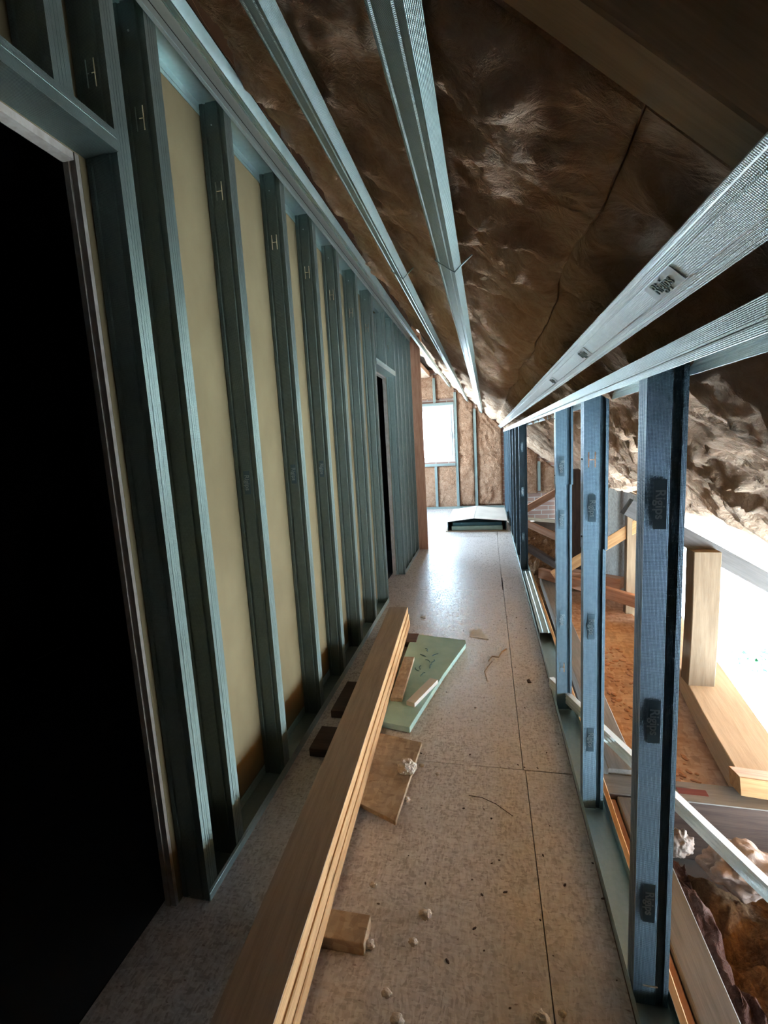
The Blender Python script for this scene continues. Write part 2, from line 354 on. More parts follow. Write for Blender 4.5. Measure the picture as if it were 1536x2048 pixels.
# gable wall with its window opening
WX0, WX1, WZ0, WZ1 = -1.75, -.62, .93, 2.03
g = [(-3.2, WX0, 9.52, 9.75, -.3, 3), (WX1, 2.4, 9.52, 9.75, -.3, 3), (WX0, WX1, 9.52, 9.75, -.3, WZ0), (WX0, WX1, 9.52, 9.75, WZ1, 3)]
struct(link('wall_far', boxes_mesh('wall_far', g), 'brick'), 'masonry gable wall behind the wall insulation')
wf = box('window_1', (WX0, WX1, 9.50, 9.56, WZ0, WZ0 + .05), 'upvc'); struct(wf, 'white framed gable window blown out by daylight')
for nm, b6 in (('window_frame', (WX0, WX0 + .05, 9.50, 9.56, WZ0 + .05, WZ1 - .05)), ('window_frame', (WX1 - .05, WX1, 9.50, 9.56, WZ0 + .05, WZ1 - .05)), ('window_frame', (WX0, WX1, 9.50, 9.56, WZ1 - .05, WZ1))):
    box(nm, b6, 'upvc', wf)
link('sash', boxes_mesh('sash', [(WX0 + .052, WX1 - .052, 9.485, 9.53, WZ0 + .052, WZ0 + .10), (WX0 + .052, WX1 - .052, 9.485, 9.53, WZ1 - .10, WZ1 - .052),
     (WX0 + .052, WX0 + .10, 9.485, 9.53, WZ0 + .1, WZ1 - .1), (WX1 - .10, WX1 - .052, 9.485, 9.53, WZ0 + .1, WZ1 - .1)], 0), 'upvc', wf)
box('glass_pane', (WX0 + .1, WX1 - .1, 9.505, 9.511, WZ0 + .1, WZ1 - .1), 'glass', wf)
h = box('window_handle', (WX1 - .085, WX1 - .068, 9.45, 9.47, 1.36, 1.50), 'upvc', wf, .003); box('handle_base', (WX1 - .09, WX1 - .063, 9.47, 9.484, 1.45, 1.51), 'upvc', h)
# outer closure of the far eaves; unseen near piece added to cut daylight
struct(link('wall_right', boxes_mesh('wall_right', [(1.27, 1.30, 3.95, 9.5, -.3, .78), (1.27, 1.30, -1.6, .88, -.3, .78)]), 'osb_wall'), 'grey board sheathing closing the far eaves')
struct(box('floor_eaves', (.302, 1.36, -1.6, 9.5, -.36, -.30), 'roofdeck'))
struct(box('ground', (1.6, 60, -25, 60, -3.4, -3.3), 'ground'), 'bright pale ground outside the open eaves')

# ------------------------------------------------------------------ left partition: steel studs
def stud_path(w_, fl_, lip=.007):
    # origin at corridor-side front corner, web towards -X (local x negative), flanges towards +Y
    return [(-.0, fl_ - .0), (0, fl_ * .72), (-.0018, fl_ * .69), (0, fl_ * .66), (0, fl_ * .52), (-.0018, fl_ * .49), (0, fl_ * .46), (0, fl_ * .32), (-.0018, fl_ * .29), (0, fl_ * .26),
            (0, 0), (-w_ * .12, 0), (-w_ * .15, .004), (-w_ * .24, .004), (-w_ * .27, 0), (-w_ * .73, 0), (-w_ * .76, .004), (-w_ * .85, .004), (-w_ * .88, 0), (-w_, 0), (-w_, fl_)]
def add_lips(path, lip=.007):
    a = path[0]; z = path[-1]; s = -1
    return [(a[0] - lip, a[1])] + path + [(z[0] + lip, z[1])]
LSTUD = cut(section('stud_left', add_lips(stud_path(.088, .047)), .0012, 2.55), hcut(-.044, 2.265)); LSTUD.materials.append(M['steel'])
SHORT = section('stud_short', add_lips(stud_path(.088, .047)), .0012, .46); SHORT.materials.append(M['steel'])
yl = [(1.11, 'beside the near doorway, first full stud from the camera'), (1.277, 'close behind the doorway stud, second from the camera'), (1.673, 'third from the camera, between the two nearest wide tan bays'),
      (2.127, 'fourth from the camera in the left partition'), (2.526, 'fifth from the camera in the left partition'), (2.933, 'sixth from the camera in the left partition'),
      (3.363, 'seventh from the camera, next to last before the far doorway'), (3.825, 'at the near side of the far dark doorway'), (4.705, 'at the far side of the far dark doorway'),
      (4.93, 'second beyond the far doorway'), (5.17, 'third beyond the far doorway'), (5.45, 'fourth beyond the far doorway'), (5.72, 'last before the wooden end board')]
for k, (y, tx) in enumerate(yl):
    e = thing('metal_stud', 'vertical galvanised steel stud ' + tx, 'stud', (-.86, y, .0015), None, 'steel studs of the left partition')
    p = bpy.data.objects.new('stud_profile', LSTUD); COL.objects.link(p); p.parent = e
    if k < 8:
        sc = box('screw', (-.05, -.046, -.004, -.0005, 2.475, 2.479), 'steel_fine', e)
    if k in (2, 3, 4): stamp(e, rotm((0, 0, -1), (1, 0, 0), (0, -1, 0), (-.044, -.0015, 1.23)), .026, .09, .026)
for y, z, tx in ((.945, 2.1, 'nearest short stud above the near doorway'), (4.28, 2.03, 'short stud above the far doorway')):
    e = thing('cripple_stud', 'short galvanised steel stud, ' + tx, 'stud', (-.86, y, z)); p = bpy.data.objects.new('stud_profile', SHORT); COL.objects.link(p); p.parent = e
def U(w_, fl_): return [(0, fl_), (0, fl_ * .7), (-.0015, fl_ * .62), (0, fl_ * .55), (0, 0), (-w_, 0), (-w_, fl_ * .55), (-w_ + .0015, fl_ * .62), (-w_, fl_ * .7), (-w_, fl_)]
def track(name, label, p, L, flip, w_=.092, fl_=.04, m='steel_plain', parent=None):
    # runs along +Y; flip=True: flanges hang down
    me = section(name, U(w_, fl_), .001, L); me.materials.append(M[m]); o = bpy.data.objects.new(name, me); COL.objects.link(o)
    # local z -> world y ; local x -> world x ; local y -> world +-z
    o.matrix_local = rotm((1, 0, 0), (0, 0, -1), (0, 1, 0), p) if flip else rotm((-1, 0, 0), (0, 0, 1), (0, 1, 0), (p[0] - w_, p[1], p[2]))
    if parent: o.parent = parent
    else: tag(o, label, 'track')
    return o
track('top_track', 'pale galvanised steel track along the top of the left partition', (-.857, -1.5, 2.556), 7.30, True)
track('bottom_track', 'steel floor track under the left studs between the two doorways', (-.857, 1.11, .0005), 2.74, False)
track('bottom_track', 'steel floor track under the left studs beyond the far doorway', (-.857, 4.70, .0005), 1.08, False)
# edge rail on top of the track
rl = section('edge_rail', [(0, 0), (0, .05), (-.004, .054), (-.03, .054)], .001, 7.3); rl.materials.append(M['steel_plain'])
o = bpy.data.objects.new('edge_rail', rl); COL.objects.link(o); o.matrix_local = rotm((1, 0, 0), (0, 0, 1), (0, 1, 0), (-.856, -1.5, 2.561)); tag(o, 'narrow steel edge rail fixed along the top of the left partition track', 'rail')
# lintel channels above the doorways
track('lintel_channel', 'steel channel spanning the top of the near dark doorway', (-.856, -1.5, 2.087), 2.61, False, .094, .045, 'steel')
track('lintel_channel', 'steel channel spanning the top of the far dark doorway', (-.856, 3.874, 1.997), .83, False, .094, .045)
# wooden board closing the far end of the partition
o = box('end_board', (-.985, -.755, 5.79, 5.812, 0, 2.6), 'pine_pink'); 
o2 = beam('end_board', (-.87, 5.856, 0.002), (-.87, 5.856, 2.60), .23, .022, 'pine_pink', None, (0, 1, 0)); bpy.data.objects.remove(o); o2.name = 'end_board'
tag(o2, 'reddish brown upright board closing the far end of the left partition', 'board')

# ------------------------------------------------------------------ knee wall on the right
def rstud_path(w_, fl_):
    return [(0, fl_), (0, fl_ * .78), (.002, fl_ * .74), (0, fl_ * .70), (0, fl_ * .55), (.002, fl_ * .51), (0, fl_ * .47), (0, fl_ * .32), (.002, fl_ * .28), (0, fl_ * .24), (0, 0),
            (w_ * .62, 0), (w_ * .66, .006), (w_ * .86, .006), (w_ * .90, 0), (w_, 0), (w_, fl_)]
def rlips(p, l=.007): return [(p[0][0] + l, p[0][1])] + p + [(p[-1][0] - l, p[-1][1])]
def rmesh(L, w_=.072, fl_=.048, H=()):
    me = section('rs', rlips(rstud_path(w_, fl_))[::-1], .0012, L)
    if H:
        c = []
        for z in H: c += hcut(w_ * .33, z, .024, .05, .004)
        me = cut(me, c)
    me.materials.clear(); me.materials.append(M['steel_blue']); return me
def on_web(x, z, y=-.0014): return rotm((0, 0, -1), (1, 0, 0), (0, -1, 0), (x, y, z))
H_ = 1.478
e = thing('knee_wall_stud', 'nearest and widest blue-grey steel stud on the right, screwed to both tracks', 'stud', (.31, 1.043, .0015), None, 'steel studs of the knee wall')
link('stud_profile', rmesh(H_), None, e)
ins = section('inner_profile', [(.008, .042), (.008, .012), (.064, .012), (.064, .046)], .001, H_ - .02); link('inner_profile', ins, 'steel_plain', e)
for z in (.276, .724, 1.197): stamp(e, on_web(.027, z), .026, .10, .024)
bx = box('tape_smear', (.018, .05, -.0035, -.0012, .052, .055), 'chip', e)
for y, spl, Hs, st, tx in ((1.66, .96, (1.26,), (.27, .69, 1.10), 'second from the camera on the right, punched H near its top'), (2.31, 1.116, (.221,), (.464, .952, 1.20), 'third from the camera on the right, punched H near its foot')):
    e = thing('knee_wall_stud', 'spliced blue-grey steel stud, ' + tx, 'stud', (.31, y, .0015), None, 'steel studs of the knee wall')
    lo = [z for z in Hs if z < spl]; up = [z - spl for z in Hs if z > spl]
    link('lower_section', rmesh(spl + .12, .066, .044, lo), None, e)
    u = link('upper_section', rmesh(H_ - spl, .073, .048, up), None, e); u.location = (-.002, -.003, spl)
    for z in st: stamp(e, on_web(.024, z, -.0046 if z > spl else -.0014), .024, .09, .022)
    for z in (spl + .04, spl + .3): box('screw', (-.006, -.002, .018, .023, z, z + .005), 'slot', e)
RS = rmesh(H_); yf = [4.90, 5.52, 6.14, 6.76, 7.38, 8.0, 8.62, 9.24]
for k, y in enumerate(yf):
    tx = ['pale blue steel stud standing just past the open gap in the right knee wall', 'first stud behind the one past the gap, right knee wall', 'second stud behind the one past the gap, right knee wall', 'third stud behind the one past the gap, right knee wall',
          'fourth stud behind the one past the gap, beside the cardboard box', 'fifth stud behind the one past the gap, right knee wall', 'sixth stud behind the one past the gap, right knee wall', 'last stud of the right knee wall, against the far wall'][k]
    e = thing('knee_wall_stud', tx, 'stud', (.31, y, .0015), None, 'steel studs of the knee wall'); p = bpy.data.objects.new('stud_profile', RS); COL.objects.link(p); p.parent = e
    if k == 0:
        for z in (1.24, .80, .34): stamp(e, on_web(.027, z), .024, .09, .024)
track('top_track', 'steel track along the top of the right knee wall', (.388, -1.5, 1.490), 10.95, True, .082, .042, 'steel_fine')
track('bottom_track', 'open steel floor track along the right edge of the floor', (.388, -1.5, .0002), 10.95, False, .082, .038)
me = section('loose', [(.070, -.046), (.070, 0), (.062, 0), (.058, -.003), (.05, -.003), (.046, 0), (.022, 0), (.018, -.003), (.012, -.003), (.008, 0), (0, 0), (0, -.046)], .0012, 1.52); me.materials.append(M['steel_plain'])
o = bpy.data.objects.new('loose_channel', me); COL.objects.link(o); o.matrix_local = rotm((-1, 0, 0), (0, 0, 1), (0, 1, 0), (.384, 3.16, .048)); tag(o, 'bright steel channel lying web up in the right floor track', 'channel')
# loose profile lying slantwise over the floor track
Mx, L = frame((.300, 2.455, .020), (.80, 1.30, -.035), (0, 0, 1), 'Z')
me = section('lp', [(.0, .0), (.0, .026), (.010, .026), (.013, .024), (.03, .024), (.05, .024), (.055, .026), (.06, .026), (.06, .0)], .0012, L); me.materials.append(M['steel_plain'])
me = section('lp', [(.012, .052), (-.014, .052), (-.014, .040), (-.011, .036), (-.014, .032), (-.014, .022), (-.011, .018), (-.014, .014), (-.014, .0), (.012, .0)], .0012, L); me.materials.append(M['steel_fine'])
o = bpy.data.objects.new('loose_profile', me); COL.objects.link(o); o.matrix_local = Mx; o.location.z = .042
tag(o, 'loose ribbed steel profile lying slantwise across the right floor track', 'profile')
LP = o

# ------------------------------------------------------------------ ceiling channels on the slope
CDP = [(.006, .024), (0, .027), (0, 0), (.006, 0), (.008, .0025), (.018, .0025), (.020, 0), (.048, 0), (.050, .0025), (.060, .0025), (.062, 0), (.068, 0), (.068, .027), (.062, .024)]
def ceiling_channel(x, label, y0=-1.5, y1=9.44, st=(), m='steel_mid', clip=None, up=0):
    me = section('cc', CDP, .001, y1 - y0); me.materials.append(M[m])
    o = bpy.data.objects.new('channel_profile', me); COL.objects.link(o)
    e = thing('ceiling_channel', label, 'channel', (0, 0, 0)); o.parent = e
    # local x -> down slope, local y -> into roof, local z -> +y
    c = roofp(x, y0, up) - DWN * .034
    o.matrix_local = rotm(DWN, NRM, (0, 1, 0), c) if DWN.cross(NRM).dot(Vector((0, 1, 0))) > 0 else rotm(-DWN, NRM, (0, 1, 0), c + DWN * .068)
    for yy in st:
        p = stamp(e, rotm((0, -1, 0), -DWN, -NRM, roofp(x, yy, up - .0005)), .025, .10, .026, 'steel_pale', 'steel_mid')
    if clip:
        bm = bmesh.new(); P0 = roofp(x, clip, up)
        pts = [P0 + DWN * .052 + NRM * .055 + Vector((0, -.02, 0)), P0 + DWN * .040 + NRM * .02, P0 + DWN * .037 - NRM * .003, P0 - DWN * .037 - NRM * .003 + Vector((0, .035, 0)), P0 - DWN * .04 + NRM * .02 + Vector((0, .035, 0)), P0 - DWN * .06 + NRM * .05 + Vector((0, .09, 0))]
        tube('hanger_clip', pts, .0022, 'steel_plain', e)
    return e
def tube(name, pts, r, m, parent=None):
    c = bpy.data.curves.new(name, 'CURVE'); c.dimensions = '3D'; c.bevel_depth = r; c.bevel_resolution = 1; s = c.splines.new('POLY'); s.points.add(len(pts) - 1)
    for q, p in zip(s.points, pts): q.co = (*p, 1)
    o = bpy.data.objects.new(name, c); COL.objects.link(o); bpy.context.view_layer.update()
    me = bpy.data.meshes.new_from_object(o.evaluated_get(bpy.context.evaluated_depsgraph_get())); me.name = name
    bpy.data.objects.remove(o); me.materials.clear(); return link(name, me, m, parent)
ceiling_channel(.237, 'wide bright steel channel under the slope just above the right knee wall', st=(.742, 1.29, 1.85), m='steel_fine')
ceiling_channel(-.098, 'steel channel running overhead under the slope, second up from the knee wall', clip=1.42, up=-.006)
ceiling_channel(-.355, 'steel channel running overhead under the slope, third up from the knee wall', clip=2.13, m='steel_mid', up=-.006)
ceiling_channel(-.676, 'steel channel under the slope right beside the top of the left partition', m='steel_plain', up=-.004)

# ------------------------------------------------------------------ insulation
def swirl(u, v):
    wx = noise.noise((u * 3, v * 3, 1.1)) * .25; wy = noise.noise((u * 3, v * 3, 5.5)) * .25
    a, c = u + wx, v + wy
    return .014 * noise.noise((a * 3, c * 3, 0)) + .010 * (ridge(a * 6, c * 7, 3) - .5) + .006 * (ridge(a * 16, c * 15, 6) - .5)
def ridge(a, b_, c=0.0): return 1 - abs(noise.noise((a, b_, c))) * 2
def wool_h(u, v):
    wx = noise.noise((u * 1.7, v * 1.7, 3.1)) * .35; wy = noise.noise((u * 1.7, v * 1.7, 9.7)) * .22
    a, c = u + wx, v + wy
    hgt = .022 * noise.noise((a * 1.6, c * 2.2, .3)) + .024 * (ridge(a * 1.5, c * 5.5, 1.0) - .5) + .013 * (ridge(a * 3.6 + 5, c * 12, 2.0) - .5) + .007 * (ridge(a * 9, c * 26, 4.0) - .5)
    hgt += .004 * noise.noise((a * 35, c * 60, 7.0))
    return hgt
def batt(name, u0, u1, v0, v1, res, place, m, parent=None, base=.045, amp=1.0, seam=.03, hf=wool_h, ou=0, ov=0):
    nu = max(3, int((u1 - u0) / res)); nv = max(3, int((v1 - v0) / res)); vs = []; fs = []
    for i in range(nu + 1):
        for j in range(nv + 1):
            u = u0 + (u1 - u0) * i / nu; v = v0 + (v1 - v0) * j / nv
            e1 = min(u - u0, u1 - u); e2 = min(v - v0, v1 - v)
            e = (1 - math.exp(-e1 / .025)) * (1 - math.exp(-e2 / .025))
            hh = base + hf(u + ou, v + ov) * amp * 2.1
            vs.append(place(u, v, -(hh * 0 - base) - (hh - base) * e + seam * (1 - e)))
    for i in range(nu):
        for j in range(nv):
            a = i * (nv + 1) + j; fs.append((a, a + nv + 1, a + nv + 2, a + 1))
    # a back sheet gives the blanket its thickness
    k = len(vs); bk = base + .09
    for u, v in ((u0, v0), (u1, v0), (u1, v1), (u0, v1)): vs.append(place(u, v, bk))
    fs.append((k, k + 1, k + 2, k + 3))
    A = [j for j in range(nv + 1)]; B_ = [nu * (nv + 1) + j for j in range(nv + 1)]; C_ = [i * (nv + 1) for i in range(nu + 1)]; D_ = [i * (nv + 1) + nv for i in range(nu + 1)]
    fs.append(tuple([k] + A + [k + 3])); fs.append(tuple([k + 1] + B_ + [k + 2])); fs.append(tuple([k] + C_ + [k + 1])); fs.append(tuple([k + 3] + D_ + [k + 2]))
    me = bpy.data.meshes.new(name); me.from_pydata(vs, [], fs); me.update(); o = link(name, me, m, parent)
    for p in me.polygons: p.use_smooth = len(p.vertices) == 4 and p.index < nu * nv
    return o
def slope(u, v, d):
    u += .028 * noise.noise((v * 2.6, 4.4, 0)) * math.exp(-abs(u - .131 / CU) / .2) + .01 * noise.noise((v * 9, 1.4, 0)) * math.exp(-abs(u - .131 / CU) / .1)
    return Vector((0, v, Z0)) + DWN * u + NRM * d
def lift_near(u, v): return 0
CU_ = 0                         # x = u * CU
ys = [.65, 1.46, 2.36, 3.26, 4.16, 5.06, 5.96, 6.86, 7.76, 8.66, 9.48]
ordn = ['first', 'second', 'third', 'fourth', 'fifth', 'sixth', 'seventh', 'eighth', 'ninth', 'tenth']
fib_pts = []
for k, (a, c) in enumerate(zip(ys, ys[1:])):
    res = .011 if k < 2 else .015 if k < 4 else .03
    x0 = -.70 if c < 6 else -1.02
    o = batt('insulation_batt', x0 / CU, .13 / CU, a, c, res, slope, 'wool', base=.068, seam=.018)
    tag(o, f'brown glass wool batt in the upper slope over the passage, {ordn[k]} from the camera', 'insulation', 'upper row of roof insulation batts')
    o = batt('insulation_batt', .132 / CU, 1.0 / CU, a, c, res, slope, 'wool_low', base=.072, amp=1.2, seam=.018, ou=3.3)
    tag(o, f'brown glass wool batt in the lower slope over the knee wall, {ordn[k]} from the camera', 'insulation', 'lower row of roof insulation batts')
# nearest bay: blanket pressed deeper, the bare rafter shows
o = batt('insulation_batt', -.70 / CU, 1.05 / CU, -.35, .55, .02, slope, 'wool', base=.15, seam=.03, ou=7)
tag(o, 'dark glass wool batt overhead on the near side of the bare rafter', 'insulation')
o = batt('insulation_batt', -.70 / CU, 1.05 / CU, -1.5, -.37, .04, slope, 'wool', base=.12, seam=.03, ou=9)
tag(o, 'glass wool batt in the slope behind the camera', 'insulation')
o = beam('rafter', roofp(-1.02, .60, .15), roofp(.262, .60, .15), .066, .14, 'pine_light', None, NRM); tag(o, 'bare wooden rafter overhead with a sawn lower end', 'rafter')
o = beam('rafter_extension', roofp(.27, .60, .158), roofp(1.05, .60, .158), .06, .12, 'pine_grey', None, NRM); tag(o, 'darker timber continuing below the sawn end of the bare rafter', 'rafter')
# flat ceiling wool beyond the partition
o = batt('insulation_batt', -2.28, -1.05, 5.9, 9.48, .05, lambda u, v, d: Vector((u, v, 2.56 + d)), 'wool', base=.02, seam=.01)
tag(o, 'pale glass wool blanket on the flat ceiling beyond the left partition', 'insulation')
# wool between the gable studs
def gable(u, v, d): return Vector((u, 9.475 + d * .6, v))
gw = [(-.985, -.602, .0, WZ0 - .09, 'below the window, between two short wall studs', 1), (-1.75, -1.02, 0, WZ0 - .09, 'below the window, farther left', 1), (-.952, -.602, WZ1 + .1, 2.62, 'above the right half of the window', 1), (-1.75, -.99, WZ1 + .1, 2.62, 'above the window, farther left', 1)]
for x0, x1, z0, z1, tx, _ in gw:
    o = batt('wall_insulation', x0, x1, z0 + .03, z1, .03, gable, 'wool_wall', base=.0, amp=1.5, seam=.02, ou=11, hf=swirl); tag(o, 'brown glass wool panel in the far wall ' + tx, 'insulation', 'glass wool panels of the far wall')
for (x0, x1, tx) in ((-.56, -.245, 'right of the window'), (-.195, .28, 'between the middle stud and the knee wall'), (.40, .93, 'behind the knee wall studs'), (.98, 1.25, 'at the low eaves end')):
    # top follows the slope
    nu = int((x1 - x0) / .025); vs = []; fs = []; nv = 60
    for i in range(nu + 1):
        x = x0 + (x1 - x0) * i / nu; zt = Z0 - SL * x + .06; zb = .05 if x < .3 else .25
        for j in range(nv + 1):
            z = zb + (zt - zb) * j / nv; e = (1 - math.exp(-min(x - x0, x1 - x) / .025)) * (1 - math.exp(-min(z - zb, zt - z) / .03))
            cr = .012 * math.exp(-((z - 1.02 - .02 * math.sin(x * 9)) / .015) ** 2)
            vs.append((x, 9.475 - (swirl(z + 13, x + 2) * 2.4 - cr) * e + .02 * (1 - e), z))
    for i in range(nu):
        for j in range(nv): a = i * (nv + 1) + j; fs.append((a, a + nv + 1, a + nv + 2, a + 1))
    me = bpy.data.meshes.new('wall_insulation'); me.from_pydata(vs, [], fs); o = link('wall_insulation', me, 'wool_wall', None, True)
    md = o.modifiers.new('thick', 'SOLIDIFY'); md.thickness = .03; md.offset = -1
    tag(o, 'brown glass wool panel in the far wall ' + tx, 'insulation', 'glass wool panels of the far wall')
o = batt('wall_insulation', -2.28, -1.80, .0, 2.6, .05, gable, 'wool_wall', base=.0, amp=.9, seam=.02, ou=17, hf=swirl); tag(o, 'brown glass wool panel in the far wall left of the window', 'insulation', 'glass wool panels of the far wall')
# gable studs
def flat_stud(x, z0, z1, label, w_=.05):
    me = section('gs', [(.0, .04), (0, 0), (w_ * .35, 0), (w_ * .4, .003), (w_ * .6, .003), (w_ * .65, 0), (w_, 0), (w_, .04)], .001, z1 - z0); me.materials.append(M['steel_plain'])
    o = bpy.data.objects.new('wall_stud', me); COL.objects.link(o); o.location = (x - w_ / 2, 9.432, z0); tag(o, label, 'stud', 'steel studs of the far wall'); return o
flat_stud(-.22, .045, 1.92, 'slim galvanised stud in the far wall from floor to slope, left of the knee wall')
flat_stud(-.58, .045, 2.26, 'galvanised stud in the far wall right beside the window')
flat_stud(-1.0, .045, WZ0 - .085, 'short galvanised stud under the far window')
flat_stud(-.975, WZ1 + .055, 2.55, 'short galvanised stud above the far window')
flat_stud(.955, .3, .86, 'short galvanised stud in the far wall behind the knee wall')
flat_stud(-1.78, .045, 2.55, 'galvanised stud left of the far window')
def rail_x(name, x0, x1, z, label, ht=.045):
    o = box(name, (x0, x1, 9.415, 9.455, z, z + ht), 'steel_plain', None, .002); tag(o, label, 'rail'); return o
rail_x('wall_rail', -1.75, -.61, WZ0 - .075, 'horizontal steel rail under the far window sill')
rail_x('wall_rail', -1.75, -.61, WZ1 + .0, 'horizontal steel rail over the far window')
rail_x('floor_rail', -2.28, .30, .0, 'steel floor rail along the foot of the far wall', .04)
# thin wisps hanging from the wool
def wisps(name, n, x0, x1, y0, y1, parent_lbl, ln=(.03, .10), r=.0006):
    bmv = []; bmf = []
    for _ in range(n):
        x = random.uniform(x0, x1); y = random.uniform(y0, y1); u = x / CU
        p = slope(u, y, (.068 if x < .13 else .072) - 2.1 * (1.2 if x > .13 else 1) * wool_h(u + (3.3 if x > .13 else 0), y)); L = random.uniform(*ln)
        a = random.gauss(0, .5); d = DWN * math.cos(a) + Vector((0, 1, 0)) * math.sin(a); curl = random.uniform(-2.2, 2.2); seg = 7; prev = None
        for s in range(seg + 1):
            tt = s / seg; rr = r * (1 - .7 * tt)
            ring = [p + Vector((0, 1, 0)) * rr, p + NRM * rr, p - Vector((0, 1, 0)) * rr]
            i0 = len(bmv); bmv += ring
            if prev is not None:
                for q in range(3): bmf.append((prev + q, prev + (q + 1) % 3, i0 + (q + 1) % 3, i0 + q))
            prev = i0
            a2 = a + curl * tt; d = (DWN * math.cos(a2) + Vector((0, 1, 0)) * math.sin(a2) - NRM * (.45 * math.sin(tt * 3.1))).normalized(); p = p + d * L / seg
    me = bpy.data.meshes.new(name); me.from_pydata(bmv, [], bmf); o = link(name, me, 'fibre'); tag(o, parent_lbl, 'fibres', None, 'stuff'); return o
wisps('wool_fibres', 900, -.69, .12, .6, 4.2, 'fine curled fibres standing off the wool above the passage')
wisps('wool_fibres', 900, .14, 1.02, .6, 4.2, 'fine curled fibres standing off the wool above the knee wall')

# ------------------------------------------------------------------ eaves: timbers, opening
EX = 1.0
def eave(name, lbl, cat, *a, **k): o = beam(name, *a, **k); tag(o, lbl, cat); return o
eave('wall_plate', 'heavy timber wall plate with a sunlit top along the open eaves', 'beam', (1.035, 1.895, -.062), (1.262, 3.86, -.062), .22, .124, 'pine_light', wob=.004)
eave('eave_post', 'square pine post standing on the wall plate in the bright opening', 'post', (1.065, 2.665, .001), (1.075, 2.665, .72), .10, .125, 'pine_pale', up=(1, 0, 0), wob=.004)
# flared eaves rafters
for k, (y, tx) in enumerate(((2.72, 'grey flared rafter resting on the bright eaves post'), (1.60, 'flared rafter nearer the camera over the open eaves'), (.55, 'flared rafter of the open eaves beside the camera'))):
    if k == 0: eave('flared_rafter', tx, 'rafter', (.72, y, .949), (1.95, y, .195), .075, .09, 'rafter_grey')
for k, (y0, y1) in enumerate(((-1.0, 3.6),)):
    me = bpy.data.meshes.new('eave_boarding'); A = Vector((1.10, 0, .905)); B_ = Vector((2.1, 0, .295)); vs = []
    for y in (-1.2, 9.5):
        for p in (A, B_, B_ + Vector((0, 0, .025)), A + Vector((0, 0, .025))): vs.append((p.x, y, p.z))
    me.from_pydata(vs, [], [(0, 1, 2, 3), (7, 6, 5, 4), (0, 4, 5, 1), (1, 5, 6, 2), (2, 6, 7, 3), (3, 7, 4, 0)]); o = link('eave_boarding', me, 'amber'); tag(o, 'orange roof boarding glowing above the flared rafter', 'boarding')
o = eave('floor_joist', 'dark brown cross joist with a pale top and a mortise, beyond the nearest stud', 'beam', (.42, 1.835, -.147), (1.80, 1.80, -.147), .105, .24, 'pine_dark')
box('worn_top', (.0, 1.38, -.0535, .0535, .1195, .1245), 'pine_grey', o); box('mortise', (.26, .36, -.016, .016, .1247, .1256), 'redwood', o)  # paler sheet on the upper face; flat dark red patch for the mortise
eave('side_timber', 'thin orange timber edge running beside the right floor track', 'board', (.405, -1.0, -.03), (.405, 4.85, -.03), .026, .06, 'pine')
eave('bearer', 'wide beige timber lying lengthwise outside the nearest stud', 'board', (.50, -1.0, -.075), (.50, 1.775, -.075), .092, .09, 'pine_grey')
eave('bearer', 'thin pinkish lath beside the wide beige timber', 'board', (.438, -1.0, -.075), (.438, 1.775, -.075), .022, .06, 'pine_pink')
eave('bearer', 'wide dusty timber lying lengthwise behind the third stud', 'board', (.505, 1.90, -.05), (.53, 4.72, -.05), .11, .09, 'pine_grey')
# far timbers behind the knee wall
eave('cross_brace', 'horizontal reddish timber with a white top crossing behind the right studs', 'beam', (.47, 4.62, .047), (1.24, 3.70, .03), .05, .095, 'pine_pink')
eave('short_post', 'amber lit timber post at the far end of the open eaves', 'post', (1.115, 4.06, -.28), (1.115, 4.06, .74), .07, .09, 'pine_pale', up=(1, 0, 0))
eave('diagonal_brace', 'amber diagonal brace rising behind the second stud', 'brace', (.56, 4.35, .10), (1.26, 3.97, .70), .05, .09, 'pine')
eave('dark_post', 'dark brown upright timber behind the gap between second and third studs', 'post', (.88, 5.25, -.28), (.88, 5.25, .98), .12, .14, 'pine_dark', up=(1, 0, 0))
eave('diagonal_brace', 'reddish brace sloping up to the right in the far eaves space', 'brace', (.386, 6.79, .27), (1.17, 6.79, .72), .05, .09, 'pine_pink')
eave('diagonal_brace', 'reddish brace sloping down to the right in the far eaves space', 'brace', (.42, 6.3, .26), (1.0, 5.9, .02), .05, .08, 'pine_pink')
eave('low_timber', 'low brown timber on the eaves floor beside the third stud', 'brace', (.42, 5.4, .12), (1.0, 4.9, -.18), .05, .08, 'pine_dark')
eave('timber_offcut', 'short reddish timber end lying under the amber post', 'offcut', (.72, 4.75, -.0), (1.15, 4.45, -.0), .09, .10, 'pine_pink')
eave('low_timber', 'broken pale timber sticking up near the far wall behind the studs', 'brace', (.62, 7.9, .02), (.98, 7.0, .12), .04, .05, 'pine_pale')
struct(box('floor_bay_board', (.56, 1.12, 1.90, 4.6, -.16, -.13), 'osb_orange'), 'orange dusty board at the bottom of the eaves bay')
